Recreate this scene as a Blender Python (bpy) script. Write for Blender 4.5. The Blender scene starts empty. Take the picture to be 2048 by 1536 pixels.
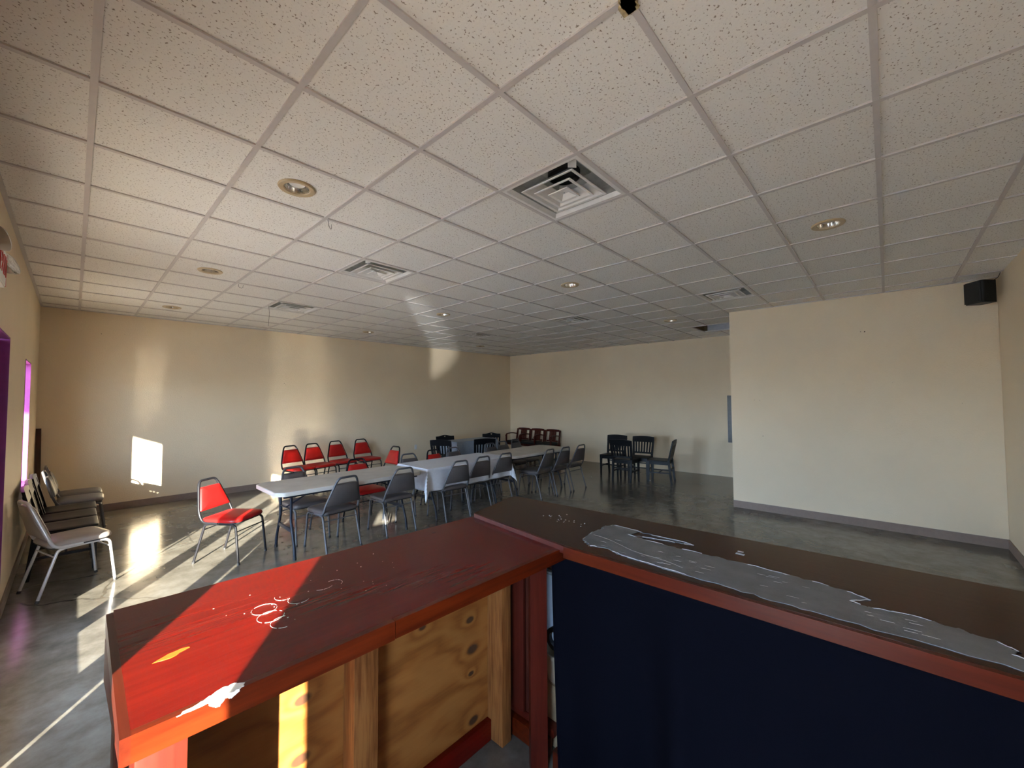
import bpy, bmesh, math, random
from mathutils import Vector, Matrix
random.seed(7)
sc = bpy.context.scene
COL = sc.collection
PI = math.pi
T = 0.6096            # ceiling module (2 ft)
CZ = 3.05             # ceiling height
R_ = math.radians

# ------------------------------------------------------------------ materials
def new_mat(name):
    m = bpy.data.materials.new(name); m.use_nodes = True
    nt = m.node_tree
    b = nt.nodes['Principled BSDF']
    return m, nt, b
def N(nt, typ, **kw):
    n = nt.nodes.new(typ)
    for k, v in kw.items():
        if k.startswith('i_'):
            n.inputs[k[2:].replace('_', ' ')].default_value = v
        else:
            setattr(n, k, v)
    return n
def L(nt, a, b): nt.links.new(a, b)
def ramp(nt, fac, stops, interp='LINEAR'):
    r = nt.nodes.new('ShaderNodeValToRGB'); r.color_ramp.interpolation = interp
    els = r.color_ramp.elements
    while len(els) < len(stops): els.new(0.5)
    for e, (p, c) in zip(els, stops):
        e.position = p; e.color = (c[0], c[1], c[2], 1)
    if fac is not None: L(nt, fac, r.inputs['Fac'])
    return r
def coords(nt, scale=(1, 1, 1), kind='Object'):
    tc = N(nt, 'ShaderNodeTexCoord'); mp = N(nt, 'ShaderNodeMapping')
    mp.inputs['Scale'].default_value = scale
    L(nt, tc.outputs[kind], mp.inputs['Vector'])
    return mp.outputs['Vector']
def noise(nt, vec, scale, detail=3, rough=0.55):
    n = N(nt, 'ShaderNodeTexNoise'); n.inputs['Scale'].default_value = scale
    n.inputs['Detail'].default_value = detail; n.inputs['Roughness'].default_value = rough
    if vec is not None: L(nt, vec, n.inputs['Vector'])
    return n.outputs['Fac']
def bump(nt, b, h, strength=0.2, dist=0.01):
    n = N(nt, 'ShaderNodeBump'); n.inputs['Strength'].default_value = strength
    n.inputs['Distance'].default_value = dist
    L(nt, h, n.inputs['Height']); L(nt, n.outputs['Normal'], b.inputs['Normal'])
def plain(name, col, rough=0.5, metal=0.0, var=0.12, scale=25, spec=0.5, bmp=0.0, emit=None):
    m, nt, b = new_mat(name)
    v = coords(nt); f = noise(nt, v, scale)
    lo = [max(0, c * (1 - var)) for c in col]; hi = [min(1, c * (1 + var)) for c in col]
    r = ramp(nt, f, [(0.3, lo), (0.7, hi)])
    L(nt, r.outputs['Color'], b.inputs['Base Color'])
    b.inputs['Roughness'].default_value = rough; b.inputs['Metallic'].default_value = metal
    b.inputs['Specular IOR Level'].default_value = spec
    if bmp: bump(nt, b, noise(nt, v, scale * 6), bmp, 0.002)
    return m
M = {}
# painted textured wall
def wall_mat(name, col):
    m, nt, b = new_mat(name); v = coords(nt)
    big = noise(nt, v, 0.9, 4)
    r = ramp(nt, big, [(0.3, [c * 0.95 for c in col]), (0.7, [min(1, c * 1.03) for c in col])])
    L(nt, r.outputs['Color'], b.inputs['Base Color'])
    b.inputs['Roughness'].default_value = 0.55; b.inputs['Specular IOR Level'].default_value = 0.3
    bump(nt, b, noise(nt, v, 75, 3), 0.6, 0.005)
    return m
M['wall'] = wall_mat('wall_paint', (0.82, 0.680, 0.482))
M['magenta'] = plain('magenta_paint', (0.22, 0.024, 0.200), 0.5, var=0.05, bmp=0.15)
# ceiling tile
m, nt, b = new_mat('ceiling_tile'); v = coords(nt)
n1 = noise(nt, v, 95, 2, 0.6); n2 = noise(nt, v, 45, 2, 0.6)
r1 = ramp(nt, n1, [(0.0, (0.24, 0.19, 0.14)), (0.335, (0.30, 0.25, 0.20)), (0.375, (0.78, 0.755, 0.71)), (1.0, (0.82, 0.80, 0.75))])
L(nt, r1.outputs['Color'], b.inputs['Base Color']); b.inputs['Roughness'].default_value = 0.9
bump(nt, b, n1, 0.3, 0.003)
M['tile'] = m
M['grid'] = plain('grid_metal', (0.56, 0.52, 0.50), 0.45, var=0.03)
M['tape'] = plain('old_glue', (0.46, 0.36, 0.20), 0.6, var=0.25, scale=60)
M['tile_edge'] = plain('tile_edge', (0.8, 0.77, 0.72), 0.8, var=0.03)
# polished concrete
m, nt, b = new_mat('polished_concrete'); v = coords(nt)
f1 = noise(nt, v, 0.55, 6, 0.6); f2 = noise(nt, v, 5.5, 6, 0.66)
mix = N(nt, 'ShaderNodeMath', operation='MULTIPLY_ADD'); mix.inputs[1].default_value = 0.45
L(nt, f2, mix.inputs[0])
half = N(nt, 'ShaderNodeMath', operation='MULTIPLY'); half.inputs[1].default_value = 0.6; L(nt, f1, half.inputs[0])
L(nt, half.outputs[0], mix.inputs[2])
r = ramp(nt, mix.outputs[0], [(0.34, (0.055, 0.047, 0.036)), (0.50, (0.125, 0.115, 0.094)), (0.66, (0.20, 0.19, 0.165))])
# a few wandering cracks and dark stains
vw = N(nt, 'ShaderNodeTexVoronoi'); vw.feature = 'DISTANCE_TO_EDGE'; vw.inputs['Scale'].default_value = 0.42
wv = N(nt, 'ShaderNodeMix', data_type='VECTOR'); wv.inputs['Factor'].default_value = 0.18
L(nt, v, wv.inputs[4])
nz = N(nt, 'ShaderNodeTexNoise'); nz.inputs['Scale'].default_value = 3; L(nt, v, nz.inputs['Vector'])
L(nt, nz.outputs['Color'], wv.inputs[5]); L(nt, wv.outputs[1], vw.inputs['Vector'])
cr = ramp(nt, vw.outputs['Distance'], [(0.0, (0.35, 0.33, 0.3)), (0.0045, (1, 1, 1))])
mul = N(nt, 'ShaderNodeMix', data_type='RGBA', blend_type='MULTIPLY'); mul.inputs['Factor'].default_value = 0.8
L(nt, r.outputs['Color'], mul.inputs[6]); L(nt, cr.outputs['Color'], mul.inputs[7])
L(nt, mul.outputs[2], b.inputs['Base Color'])
rr = ramp(nt, f1, [(0.35, (0.15, 0.15, 0.15)), (0.7, (0.25, 0.25, 0.25))])
L(nt, rr.outputs['Color'], b.inputs['Roughness']); b.inputs['Specular IOR Level'].default_value = 0.55
bump(nt, b, noise(nt, v, 7, 2, 0.5), 0.05, 0.004)
M['floor'] = m
M['base'] = plain('vinyl_cove', (0.26, 0.19, 0.15), 0.5, var=0.06, spec=0.3)
# varnished red wood, grain along a chosen axis
def wood(name, dark, light, axis=0, rough=0.22, scale=1.0, coat=0.0, contrast=(0.35, 0.68)):
    m, nt, b = new_mat(name)
    s = [22, 22, 22]; s[axis] = 1.3
    v = coords(nt, [q * scale for q in s])
    f = noise(nt, v, 2.2, 5, 0.65)
    v2 = coords(nt, [1.2, 1.2, 1.2]); g = noise(nt, v2, 2.5, 3)
    ad = N(nt, 'ShaderNodeMath', operation='MULTIPLY_ADD'); ad.inputs[1].default_value = 0.35
    L(nt, g, ad.inputs[0])
    h = N(nt, 'ShaderNodeMath', operation='MULTIPLY'); h.inputs[1].default_value = 0.68; L(nt, f, h.inputs[0]); L(nt, h.outputs[0], ad.inputs[2])
    r = ramp(nt, ad.outputs[0], [(contrast[0], dark), (contrast[1], light)])
    L(nt, r.outputs['Color'], b.inputs['Base Color'])
    b.inputs['Roughness'].default_value = rough; b.inputs['Coat Weight'].default_value = coat; b.inputs['Specular IOR Level'].default_value = 0.28
    b.inputs['Coat Roughness'].default_value = 0.12
    bump(nt, b, f, 0.12, 0.002)
    return m
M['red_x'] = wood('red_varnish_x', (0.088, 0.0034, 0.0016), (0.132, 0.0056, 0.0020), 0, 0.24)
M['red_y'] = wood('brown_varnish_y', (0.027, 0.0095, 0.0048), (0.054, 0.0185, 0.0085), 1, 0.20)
M['trim_x'] = wood('orange_trim_x', (0.045, 0.0050, 0.0015), (0.125, 0.0165, 0.003), 0, 0.28)
M['trim_y'] = wood('orange_trim_y', (0.040, 0.0050, 0.002), (0.088, 0.0125, 0.004), 1, 0.28)
M['red_z'] = wood('red_post_z', (0.055, 0.006, 0.003), (0.10, 0.013, 0.006), 2, 0.35)
M['redlight_z'] = wood('red_board_z', (0.055, 0.0065, 0.003), (0.095, 0.0130, 0.006), 2, 0.45)
M['darkred_z'] = wood('dark_board_z', (0.05, 0.010, 0.006), (0.09, 0.020, 0.010), 2, 0.5)
M['pine_z'] = wood('pine_stud_z', (0.15, 0.045, 0.010), (0.30, 0.118, 0.032), 2, 0.5, 1.6, contrast=(0.4, 0.6))
M['bare'] = plain('bare_filler', (0.85, 0.82, 0.76), 0.7, var=0.05)
M['orange_scar'] = plain('orange_scar', (0.62, 0.13, 0.012), 0.4, var=0.1)
M['burn'] = plain('burn_mark', (0.015, 0.010, 0.008), 0.6)
M['grey_skim'] = plain('grey_skim', (0.138, 0.146, 0.155), 0.38, var=0.22, scale=14, bmp=0.3)
M['skim_edge'] = plain('pale_skim_ridge', (0.5, 0.5, 0.5), 0.6)
# plywood with knots; object space x,z
def plywood():
    m, nt, b = new_mat('plywood_panel'); tc = N(nt, 'ShaderNodeTexCoord'); sp = N(nt, 'ShaderNodeSeparateXYZ')
    L(nt, tc.outputs['Object'], sp.inputs[0])
    X, Z = sp.outputs['X'], sp.outputs['Z']
    def mth(op, a, bb=None, c=None):
        n = N(nt, 'ShaderNodeMath', operation=op)
        for i, s in enumerate((a, bb, c)):
            if s is None: continue
            if isinstance(s, (int, float)): n.inputs[i].default_value = s
            else: L(nt, s, n.inputs[i])
        return n.outputs[0]
    nv = noise(nt, coords(nt, (1.6, 1, 4)), 1.3, 3); nv2 = noise(nt, coords(nt, (3, 1, 60)), 2, 4)
    f = mth('MULTIPLY_ADD', nv, 20.0, mth('MULTIPLY', Z, 24.0))
    f = mth('MULTIPLY_ADD', X, 2.2, f)
    knots = [(-.68, .648, .030), (-.685, .45, .032), (-.185, .693, .018), (.09, .617, .024), (.106, .472, .034), (.096, .36, .018), (.112, .132, .030)]
    core = None
    for (kx, kz, kr) in knots:
        dx = mth('MULTIPLY', mth('SUBTRACT', X, kx), 0.62); dz = mth('SUBTRACT', Z, kz)
        d = mth('SQRT', mth('ADD', mth('MULTIPLY', dx, dx), mth('MULTIPLY', dz, dz)))
        e = mth('EXPONENT', mth('MULTIPLY', d, -1.0 / (kr * 1.3)))
        f = mth('MULTIPLY_ADD', e, 14.0, f)
        mr = N(nt, 'ShaderNodeMapRange'); mr.inputs['From Min'].default_value = kr * 0.45; mr.inputs['From Max'].default_value = kr * 0.75
        mr.inputs['To Min'].default_value = 1; mr.inputs['To Max'].default_value = 0; L(nt, d, mr.inputs['Value'])
        core = mr.outputs[0] if core is None else mth('MAXIMUM', core, mr.outputs[0])
    s = mth('MULTIPLY_ADD', mth('SINE', f), 0.28, 0.5)
    s = mth('MULTIPLY_ADD', nv2, 0.3, mth('MULTIPLY', s, 0.75))
    r = ramp(nt, s, [(0.16, (0.165, 0.048, 0.008)), (0.42, (0.275, 0.096, 0.018)), (0.85, (0.35, 0.140, 0.032))])
    mx = N(nt, 'ShaderNodeMix', data_type='RGBA'); L(nt, core, mx.inputs['Factor'])
    L(nt, r.outputs['Color'], mx.inputs[6]); mx.inputs[7].default_value = (0.07, 0.03, 0.014, 1)
    L(nt, mx.outputs[2], b.inputs['Base Color']); b.inputs['Roughness'].default_value = 0.5
    return m
M['ply'] = plywood()
M['navy'] = plain('navy_cloth', (0.0022, 0.0024, 0.0050), 0.9, var=0.2, scale=300, spec=0.04)
M['red_vinyl'] = plain('red_vinyl', (0.42, 0.008, 0.007), 0.33, var=0.12, scale=9)
M['grey_vinyl'] = plain('grey_vinyl', (0.088, 0.074, 0.070), 0.45, var=0.1, scale=12)
M['taupe_vinyl'] = plain('taupe_vinyl', (0.25, 0.205, 0.18), 0.40, var=0.08, scale=12)
M['black_metal'] = plain('black_metal', (0.008, 0.008, 0.010), 0.42, var=0.2, scale=120, spec=0.25)
M['grey_metal'] = plain('grey_metal', (0.085, 0.083, 0.088), 0.40, 0.0, var=0.15, scale=150, spec=0.4)
M['silver_metal'] = plain('silver_metal', (0.48, 0.47, 0.47), 0.32, 0.4, var=0.1, scale=150)
M['foot'] = plain('foot_cap', (0.02, 0.02, 0.02), 0.6)
M['black_wood'] = plain('black_wood', (0.005, 0.005, 0.006), 0.40, var=0.3, scale=30, spec=0.2)
M['maroon'] = wood('maroon_wood', (0.055, 0.008, 0.006), (0.11, 0.018, 0.011), 2, 0.3)
M['black_pad'] = plain('black_cushion', (0.012, 0.011, 0.012), 0.6)
M['plastic'] = plain('grey_white_plastic', (0.52, 0.49, 0.44), 0.5, var=0.10, scale=5)
M['leg_metal'] = plain('table_leg_metal', (0.014, 0.018, 0.028), 0.42, var=0.1, scale=80, spec=0.3)
M['cloth'] = plain('white_tablecloth', (0.64, 0.655, 0.70), 0.7, var=0.04, scale=30)
M['cloth_grey'] = plain('blue_grey_tablecloth', (0.30, 0.34, 0.40), 0.75, var=0.05, scale=30)
M['cloth_light'] = plain('pale_cloth_panel', (0.55, 0.60, 0.68), 0.7, var=0.05, scale=30)
M['vent'] = plain('vent_metal', (0.72, 0.70, 0.67), 0.4, var=0.05)
M['vent_in'] = plain('vent_plenum', (0.38, 0.38, 0.35), 0.5, var=0.1)
M['dark'] = plain('dark_void', (0.006, 0.006, 0.006), 0.8)
M['beige'] = plain('beige_trim', (0.52, 0.40, 0.24), 0.4, var=0.04)
M['reflector'] = plain('lamp_reflector', (0.62, 0.60, 0.56), 0.16, 0.9, var=0.03)
M['bulb'] = plain('frosted_bulb', (0.8, 0.78, 0.74), 0.25, var=0.02)
M['alu'] = plain('bronze_frame', (0.12, 0.11, 0.10), 0.4, 0.3, var=0.08)
M['white_plastic'] = plain('white_plastic', (0.78, 0.77, 0.74), 0.35, var=0.03)
M['exit_red'] = plain('exit_red', (0.55, 0.02, 0.015), 0.3, var=0.05)
M['lamp_lens'] = plain('lamp_lens', (0.55, 0.53, 0.50), 0.12, 0.8, var=0.35, scale=60)
M['lamp_body'] = plain('lamp_body', (0.30, 0.25, 0.20), 0.4, var=0.05)
M['speaker'] = plain('speaker_black', (0.008, 0.008, 0.009), 0.45, var=0.2)
M['grille'] = plain('speaker_grille', (0.013, 0.013, 0.014), 0.7, var=0.5, scale=400)
M['panel_grey'] = plain('panel_grey', (0.20, 0.21, 0.22), 0.4, 0.2, var=0.06)
M['post_wood'] = wood('dark_post', (0.035, 0.015, 0.010), (0.07, 0.03, 0.018), 2, 0.45)
M['card'] = plain('cardboard', (0.36, 0.25, 0.14), 0.8, var=0.1)
M['bin'] = plain('white_bin', (0.55, 0.62, 0.72), 0.45, var=0.03)
M['tan_tub'] = plain('tan_tub', (0.42, 0.34, 0.24), 0.6, var=0.1)
M['mark'] = plain('wall_mark', (0.10, 0.06, 0.03), 0.8)
M['duct'] = plain('grey_duct', (0.50, 0.50, 0.53), 0.5, var=0.06)
M['joist'] = plain('old_joist', (0.20, 0.15, 0.09), 0.8, var=0.2)
M['canopy'] = plain('stucco_canopy', (0.6, 0.56, 0.5), 0.9, var=0.05)
m = bpy.data.materials.new('pavement'); m.use_nodes = True; nt = m.node_tree; nt.nodes.clear()
o = N(nt, 'ShaderNodeOutputMaterial'); mx = N(nt, 'ShaderNodeMixShader'); df = N(nt, 'ShaderNodeBsdfDiffuse'); gl = N(nt, 'ShaderNodeBsdfGlossy')
pr = ramp(nt, noise(nt, coords(nt), 3), [(0.3, (0.56, 0.47, 0.35)), (0.7, (0.72, 0.61, 0.45))]); L(nt, pr.outputs['Color'], df.inputs['Color'])
gl.inputs['Roughness'].default_value = 0.12; mx.inputs[0].default_value = 0.055
L(nt, df.outputs[0], mx.inputs[1]); L(nt, gl.outputs[0], mx.inputs[2]); L(nt, mx.outputs[0], o.inputs['Surface'])
M['pavement'] = m
# clear glazing: passes light, small mirror share
m = bpy.data.materials.new('clear_glass'); m.use_nodes = True; nt = m.node_tree; nt.nodes.clear()
o = N(nt, 'ShaderNodeOutputMaterial'); mx = N(nt, 'ShaderNodeMixShader'); tr = N(nt, 'ShaderNodeBsdfTransparent'); gl = N(nt, 'ShaderNodeBsdfGlossy')
tr.inputs['Color'].default_value = (0.95, 0.96, 0.95, 1); gl.inputs['Roughness'].default_value = 0.02
mx.inputs[0].default_value = 0.04
L(nt, tr.outputs[0], mx.inputs[1]); L(nt, gl.outputs[0], mx.inputs[2]); L(nt, mx.outputs[0], o.inputs['Surface'])
M['glass'] = m

# ------------------------------------------------------------------ geometry helpers
def obj(name, bm, mat, parent=None, smooth=40):
    me = bpy.data.meshes.new(name)
    bmesh.ops.recalc_face_normals(bm, faces=bm.faces)
    bm.to_mesh(me); bm.free()
    for mm in (mat if isinstance(mat, (list, tuple)) else [mat]): me.materials.append(M[mm])
    if smooth:
        for p in me.polygons: p.use_smooth = True
        me.set_sharp_from_angle(angle=R_(smooth))
    o = bpy.data.objects.new(name, me); COL.objects.link(o)
    if parent is not None: o.parent = parent
    return o
def tag(o, label=None, cat=None, group=None, kind=None):
    if label: o['label'] = label
    if cat: o['category'] = cat
    if group: o['group'] = group
    if kind: o['kind'] = kind
    return o
def struct(name, bm, mat, parent=None, label=None, smooth=0):
    o = obj(name, bm, mat, parent, smooth)
    if parent is None: o['kind'] = 'structure'
    if label: o['label'] = label
    return o
def thing(name, label, cat, loc=(0, 0, 0), rz=0.0, group=None):
    o = bpy.data.objects.new(name, None); COL.objects.link(o)
    o.empty_display_size = 0.1
    o.location = loc; o.rotation_euler = (0, 0, rz)
    return tag(o, label, cat, group)
KIDS = {}
def children(o): return [c for c in bpy.data.objects if c.parent == o]
def dup(root, loc, rz, label=None, group=None):
    r = root.copy(); COL.objects.link(r); r.location = loc; r.rotation_euler = (0, 0, rz)
    if label: r['label'] = label
    if group: r['group'] = group
    for ch in children(root):
        c = ch.copy(); COL.objects.link(c); c.parent = r
        for g in children(ch):
            d = g.copy(); COL.objects.link(d); d.parent = c
    return r
def B(): return bmesh.new()
def add_box(bm, x0, x1, y0, y1, z0, z1, bev=0.0, mi=0, mtx=None):
    r = bmesh.ops.create_cube(bm, size=1.0)
    vs = r['verts']
    for v in vs:
        v.co = Vector((x0 + (v.co.x + .5) * (x1 - x0), y0 + (v.co.y + .5) * (y1 - y0), z0 + (v.co.z + .5) * (z1 - z0)))
    fs = set(f for v in vs for f in v.link_faces)
    for f in fs: f.material_index = mi
    if bev:
        es = list(set(e for v in vs for e in v.link_edges))
        rb = bmesh.ops.bevel(bm, geom=es, offset=bev, segments=2, profile=0.6, affect='EDGES')
        vs = list(set(v for f in rb['faces'] for v in f.verts) | set(v for v in vs if v.is_valid))
    if mtx is not None:
        for v in vs: v.co = mtx @ v.co
    return vs
def box(x0, x1, y0, y1, z0, z1, bev=0.0):
    bm = B(); add_box(bm, x0, x1, y0, y1, z0, z1, bev); return bm
def fillet(pts, r, n=5):
    pts = [Vector(p) for p in pts]; out = [pts[0]]
    for i in range(1, len(pts) - 1):
        rr = r[i - 1] if isinstance(r, (list, tuple)) else r
        a, p, c = pts[i - 1], pts[i], pts[i + 1]
        d1 = (a - p); d2 = (c - p)
        k = min(rr, d1.length * 0.49, d2.length * 0.49)
        p1 = p + d1.normalized() * k; p2 = p + d2.normalized() * k
        for j in range(n + 1):
            t = j / n
            out.append(p1 * (1 - t) ** 2 + p * 2 * t * (1 - t) + p2 * t * t)
    out.append(pts[-1]); return out
def add_tube(bm, pts, rad, n=10, cap=True, sq=None):
    pts = [Vector(p) for p in pts]; rings = []
    prev = None
    for i, p in enumerate(pts):
        t = (pts[min(i + 1, len(pts) - 1)] - pts[max(i - 1, 0)]).normalized()
        if prev is None:
            a = Vector((0, 0, 1)) if abs(t.z) < 0.9 else Vector((1, 0, 0))
            u = t.cross(a).normalized()
        else:
            u = (prev - t * prev.dot(t)).normalized()
        prev = u; w = t.cross(u)
        rr = rad[i] if isinstance(rad, (list, tuple)) else rad
        rings.append([bm.verts.new(p + (u * math.cos(2 * PI * k / n) + w * math.sin(2 * PI * k / n)) * rr) for k in range(n)])
    for a, c in zip(rings, rings[1:]):
        for k in range(n): bm.faces.new((a[k], a[(k + 1) % n], c[(k + 1) % n], c[k]))
    if cap:
        bm.faces.new(rings[0]); bm.faces.new(list(reversed(rings[-1])))
    return bm
def tube(pts, rad, n=10): return add_tube(B(), pts, rad, n)
def add_bar(bm, p0, p1, w, d, up=(0, 0, 1), w1=None, d1=None):
    """square bar from p0 to p1, width w along side axis and depth d; may taper"""
    p0, p1 = Vector(p0), Vector(p1); t = (p1 - p0).normalized()
    u = t.cross(Vector(up))
    if u.length < 1e-4: u = Vector((1, 0, 0))
    u.normalize(); v = u.cross(t).normalized()
    w1 = w if w1 is None else w1; d1 = d if d1 is None else d1
    def ring(p, w, d): return [bm.verts.new(p + u * sx * w / 2 + v * sy * d / 2) for sx, sy in ((-1, -1), (1, -1), (1, 1), (-1, 1))]
    a, c = ring(p0, w, d), ring(p1, w1, d1)
    for k in range(4): bm.faces.new((a[k], a[(k + 1) % 4], c[(k + 1) % 4], c[k]))
    bm.faces.new(list(reversed(a))); bm.faces.new(c)
    return bm
def add_prism(bm, pts, z0, z1, mi=0, mtx=None):
    """polygon in xy extruded from z0 to z1"""
    a = [bm.verts.new((p[0], p[1], z0)) for p in pts]; c = [bm.verts.new((p[0], p[1], z1)) for p in pts]
    n = len(pts); fs = []
    for k in range(n): fs.append(bm.faces.new((a[k], a[(k + 1) % n], c[(k + 1) % n], c[k])))
    fs.append(bm.faces.new(list(reversed(a)))); fs.append(bm.faces.new(c))
    for f in fs: f.material_index = mi
    if mtx is not None:
        for v in a + c: v.co = mtx @ v.co
    return bm
def loft(bm, rings, cap0=True, cap1=True, mi=0):
    rs = [[bm.verts.new(p) for p in r] for r in rings]; n = len(rs[0])
    for a, c in zip(rs, rs[1:]):
        for k in range(n):
            f = bm.faces.new((a[k], a[(k + 1) % n], c[(k + 1) % n], c[k])); f.material_index = mi
    if cap0: bm.faces.new(list(reversed(rs[0]))).material_index = mi
    if cap1: bm.faces.new(rs[-1]).material_index = mi
    return bm
def lathe(prof, n=24, c=(0, 0, 0), cap0=False, cap1=False):
    bm = B()
    loft(bm, [[(c[0] + r * math.cos(2 * PI * k / n), c[1] + r * math.sin(2 * PI * k / n), c[2] + z) for k in range(n)] for r, z in prof], cap0, cap1)
    return bm
def round_outline(corners, r, n=5):
    """closed 2d outline with rounded corners"""
    out = []; m_ = len(corners); cs = [Vector((c[0], c[1])) for c in corners]
    for i in range(m_):
        rr = r[i] if isinstance(r, (list, tuple)) else r
        a, p, c = cs[i - 1], cs[i], cs[(i + 1) % m_]
        d1, d2 = (a - p), (c - p); k = min(rr, d1.length * .49, d2.length * .49)
        p1, p2 = p + d1.normalized() * k, p + d2.normalized() * k
        for j in range(n + 1):
            t = j / n; out.append(p1 * (1 - t) ** 2 + p * 2 * t * (1 - t) + p2 * t * t)
    return out
def cushion(outline, prof, mtx=None, bm=None):
    """rounded pad: prof = [(scale, height)]"""
    bm = bm or B()
    cx = sum(p[0] for p in outline) / len(outline); cy = sum(p[1] for p in outline) / len(outline)
    rings = []
    for s, z in prof:
        rg = [Vector((cx + (p[0] - cx) * s, cy + (p[1] - cy) * s, z)) for p in outline]
        if mtx is not None: rg = [mtx @ v for v in rg]
        rings.append(rg)
    return loft(bm, rings)

# ------------------------------------------------------------------ camera
cam = bpy.data.cameras.new('camera'); co = bpy.data.objects.new('camera', cam); COL.objects.link(co)
yaw, pit, rol, foc = 0.82396197, 0.03749325, -0.00411698, 811.0416
f_ = Vector((math.sin(yaw) * math.cos(pit), math.cos(yaw) * math.cos(pit), math.sin(pit)))
rt = Vector((math.cos(yaw), -math.sin(yaw), 0)); up = rt.cross(f_)
c_, s_ = math.cos(rol), math.sin(rol)
r2 = rt * c_ + up * s_; u2 = up * c_ - rt * s_
mw = Matrix((r2, u2, -f_)).transposed().to_4x4(); mw.translation = Vector((-1.244914, -1.220082, 1.688))
co.matrix_world = mw
cam.sensor_width = 36; cam.sensor_fit = 'HORIZONTAL'; cam.lens = foc / 2048 * 36; cam.clip_start = 0.02; cam.clip_end = 200
sc.camera = co

# ------------------------------------------------------------------ room shell
XL, XG = -1.60, -1.78                    # inner and outer face of the window wall
CBL, CBR = (-1.60, 7.635), (8.14, 7.545) # back wall corners
FR0, FR1 = (8.14, 7.545), (8.50, 0.30)   # far right wall
PC0, PC1 = (5.793, 0.59), (5.858, -2.168)# partition face
TOP = 3.95
def wall_seg(bm, a, b, thick, z0=0, z1=TOP, mi=0):
    a, b = Vector(a), Vector(b); d = (b - a).normalized(); n = Vector((d.y, -d.x)) * thick
    add_prism(bm, [a, b, b + n, a + n], z0, z1, mi)
def disc(bm, c, n_, r, mi=1):
    n_ = Vector(n_).normalized(); a = Vector((0, 0, 1)); u = n_.cross(a).normalized()
    c = Vector(c) + n_ * 0.0015
    vs = [bm.verts.new(c + u * math.cos(k * PI / 4) * r * .5 * random.uniform(.7, 1.3) + a * math.sin(k * PI / 4) * r * .5 * random.uniform(.6, 1.1)) for k in range(8)]
    bm.faces.new(vs).material_index = mi
# floor: slab
struct('floor', box(-1.78, 8.9, -2.4, 7.9, -0.12, 0), 'floor')
# left wall with window and door openings
W1 = (5.45, 6.215, 0.745, 2.135); DR = (1.30, 3.862, 0.0, 2.19); WC = (-1.26, -0.50, 0.40, 2.135)
bm = B()
ys = [-2.4, WC[0], WC[1], DR[0], DR[1], W1[0], W1[1], 7.9]
for (a, b_), op in zip(zip(ys, ys[1:]), [None, WC, None, DR, None, W1, None]):
    if op is None: add_box(bm, XG, XL, a, b_, 0, TOP)
    else:
        if op[2] > 0: add_box(bm, XG, XL, a, b_, 0, op[2])
        add_box(bm, XG, XL, a, b_, op[3], TOP)
struct('wall_left', bm, ['wall', 'mark'])
bm = B(); wall_seg(bm, CBR, (-1.78, 7.637), 0.16)
for x, z, r in [(-.98, 2.72, .014), (-.72, 2.74, .008), (1.60, 2.02, .012), (1.63, 1.995, .01), (3.55, 2.12, .010), (3.86, 1.66, .012), (4.1, 1.90, .01), (2.45, 2.05, .007), (.45, 1.06, .008), (1.0, 1.0, .006), (.0, 1.75, .006)]:
    disc(bm, (x, 7.635 - (x + 1.6) * .00924, z), (0, -1, 0), r)
struct('wall_back', bm, ['wall', 'mark'])
bm = B(); wall_seg(bm, (8.50, -2.3), CBR, 0.16)
for y, z, r in [(6.2, 2.08, .028), (5.42, 2.1, .014), (5.3, 2.12, .012), (6.25, 1.86, .01), (1.9, 1.8, .008)]:
    disc(bm, (8.14 + (7.545 - y) * .0497 - .004, y, z), (-1, -.05, 0), r)
struct('wall_far', bm, ['wall', 'mark'])
bm = B()
add_prism(bm, [PC0, (8.6, 0.59), (8.6, 0.47), (5.92, 0.47), (5.985, -2.17), PC1], 0, TOP)
for y, z, r in [(-1.02, 2.56, .018), (-.98, 2.565, .010), (-.79, 1.88, .005), (-1.27, 1.88, .005), (.27, 1.66, .008), (.2, 1.655, .007), (-1.86, 1.62, .006), (.17, 1.12, .012)]:
    disc(bm, (5.807 - (y) * .0236, y, z), (-1, -.02, 0), r)
struct('wall_partition', bm, ['wall', 'mark'])
bm = B(); add_box(bm, -1.78, 6.0, -2.33, -2.17, 0, TOP)
struct('wall_right', bm, ['wall', 'mark'])
# cove baseboards
def skirting(name, a, b_, h=0.105):
    bm = B(); wall_seg(bm, a, b_, 0.012, 0.0, h); return struct(name, bm, 'base')
skirting('baseboard_back', (-1.6, 7.635), (8.14, 7.545))
skirting('baseboard_far', (8.14, 7.545), (8.50, 0.59))
skirting('baseboard_partition', PC0, PC1)
skirting('baseboard_right', (5.85, -2.17), (0.9, -2.17))
skirting('baseboard_left', (-1.6, 3.88), (-1.6, 7.63))

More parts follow.
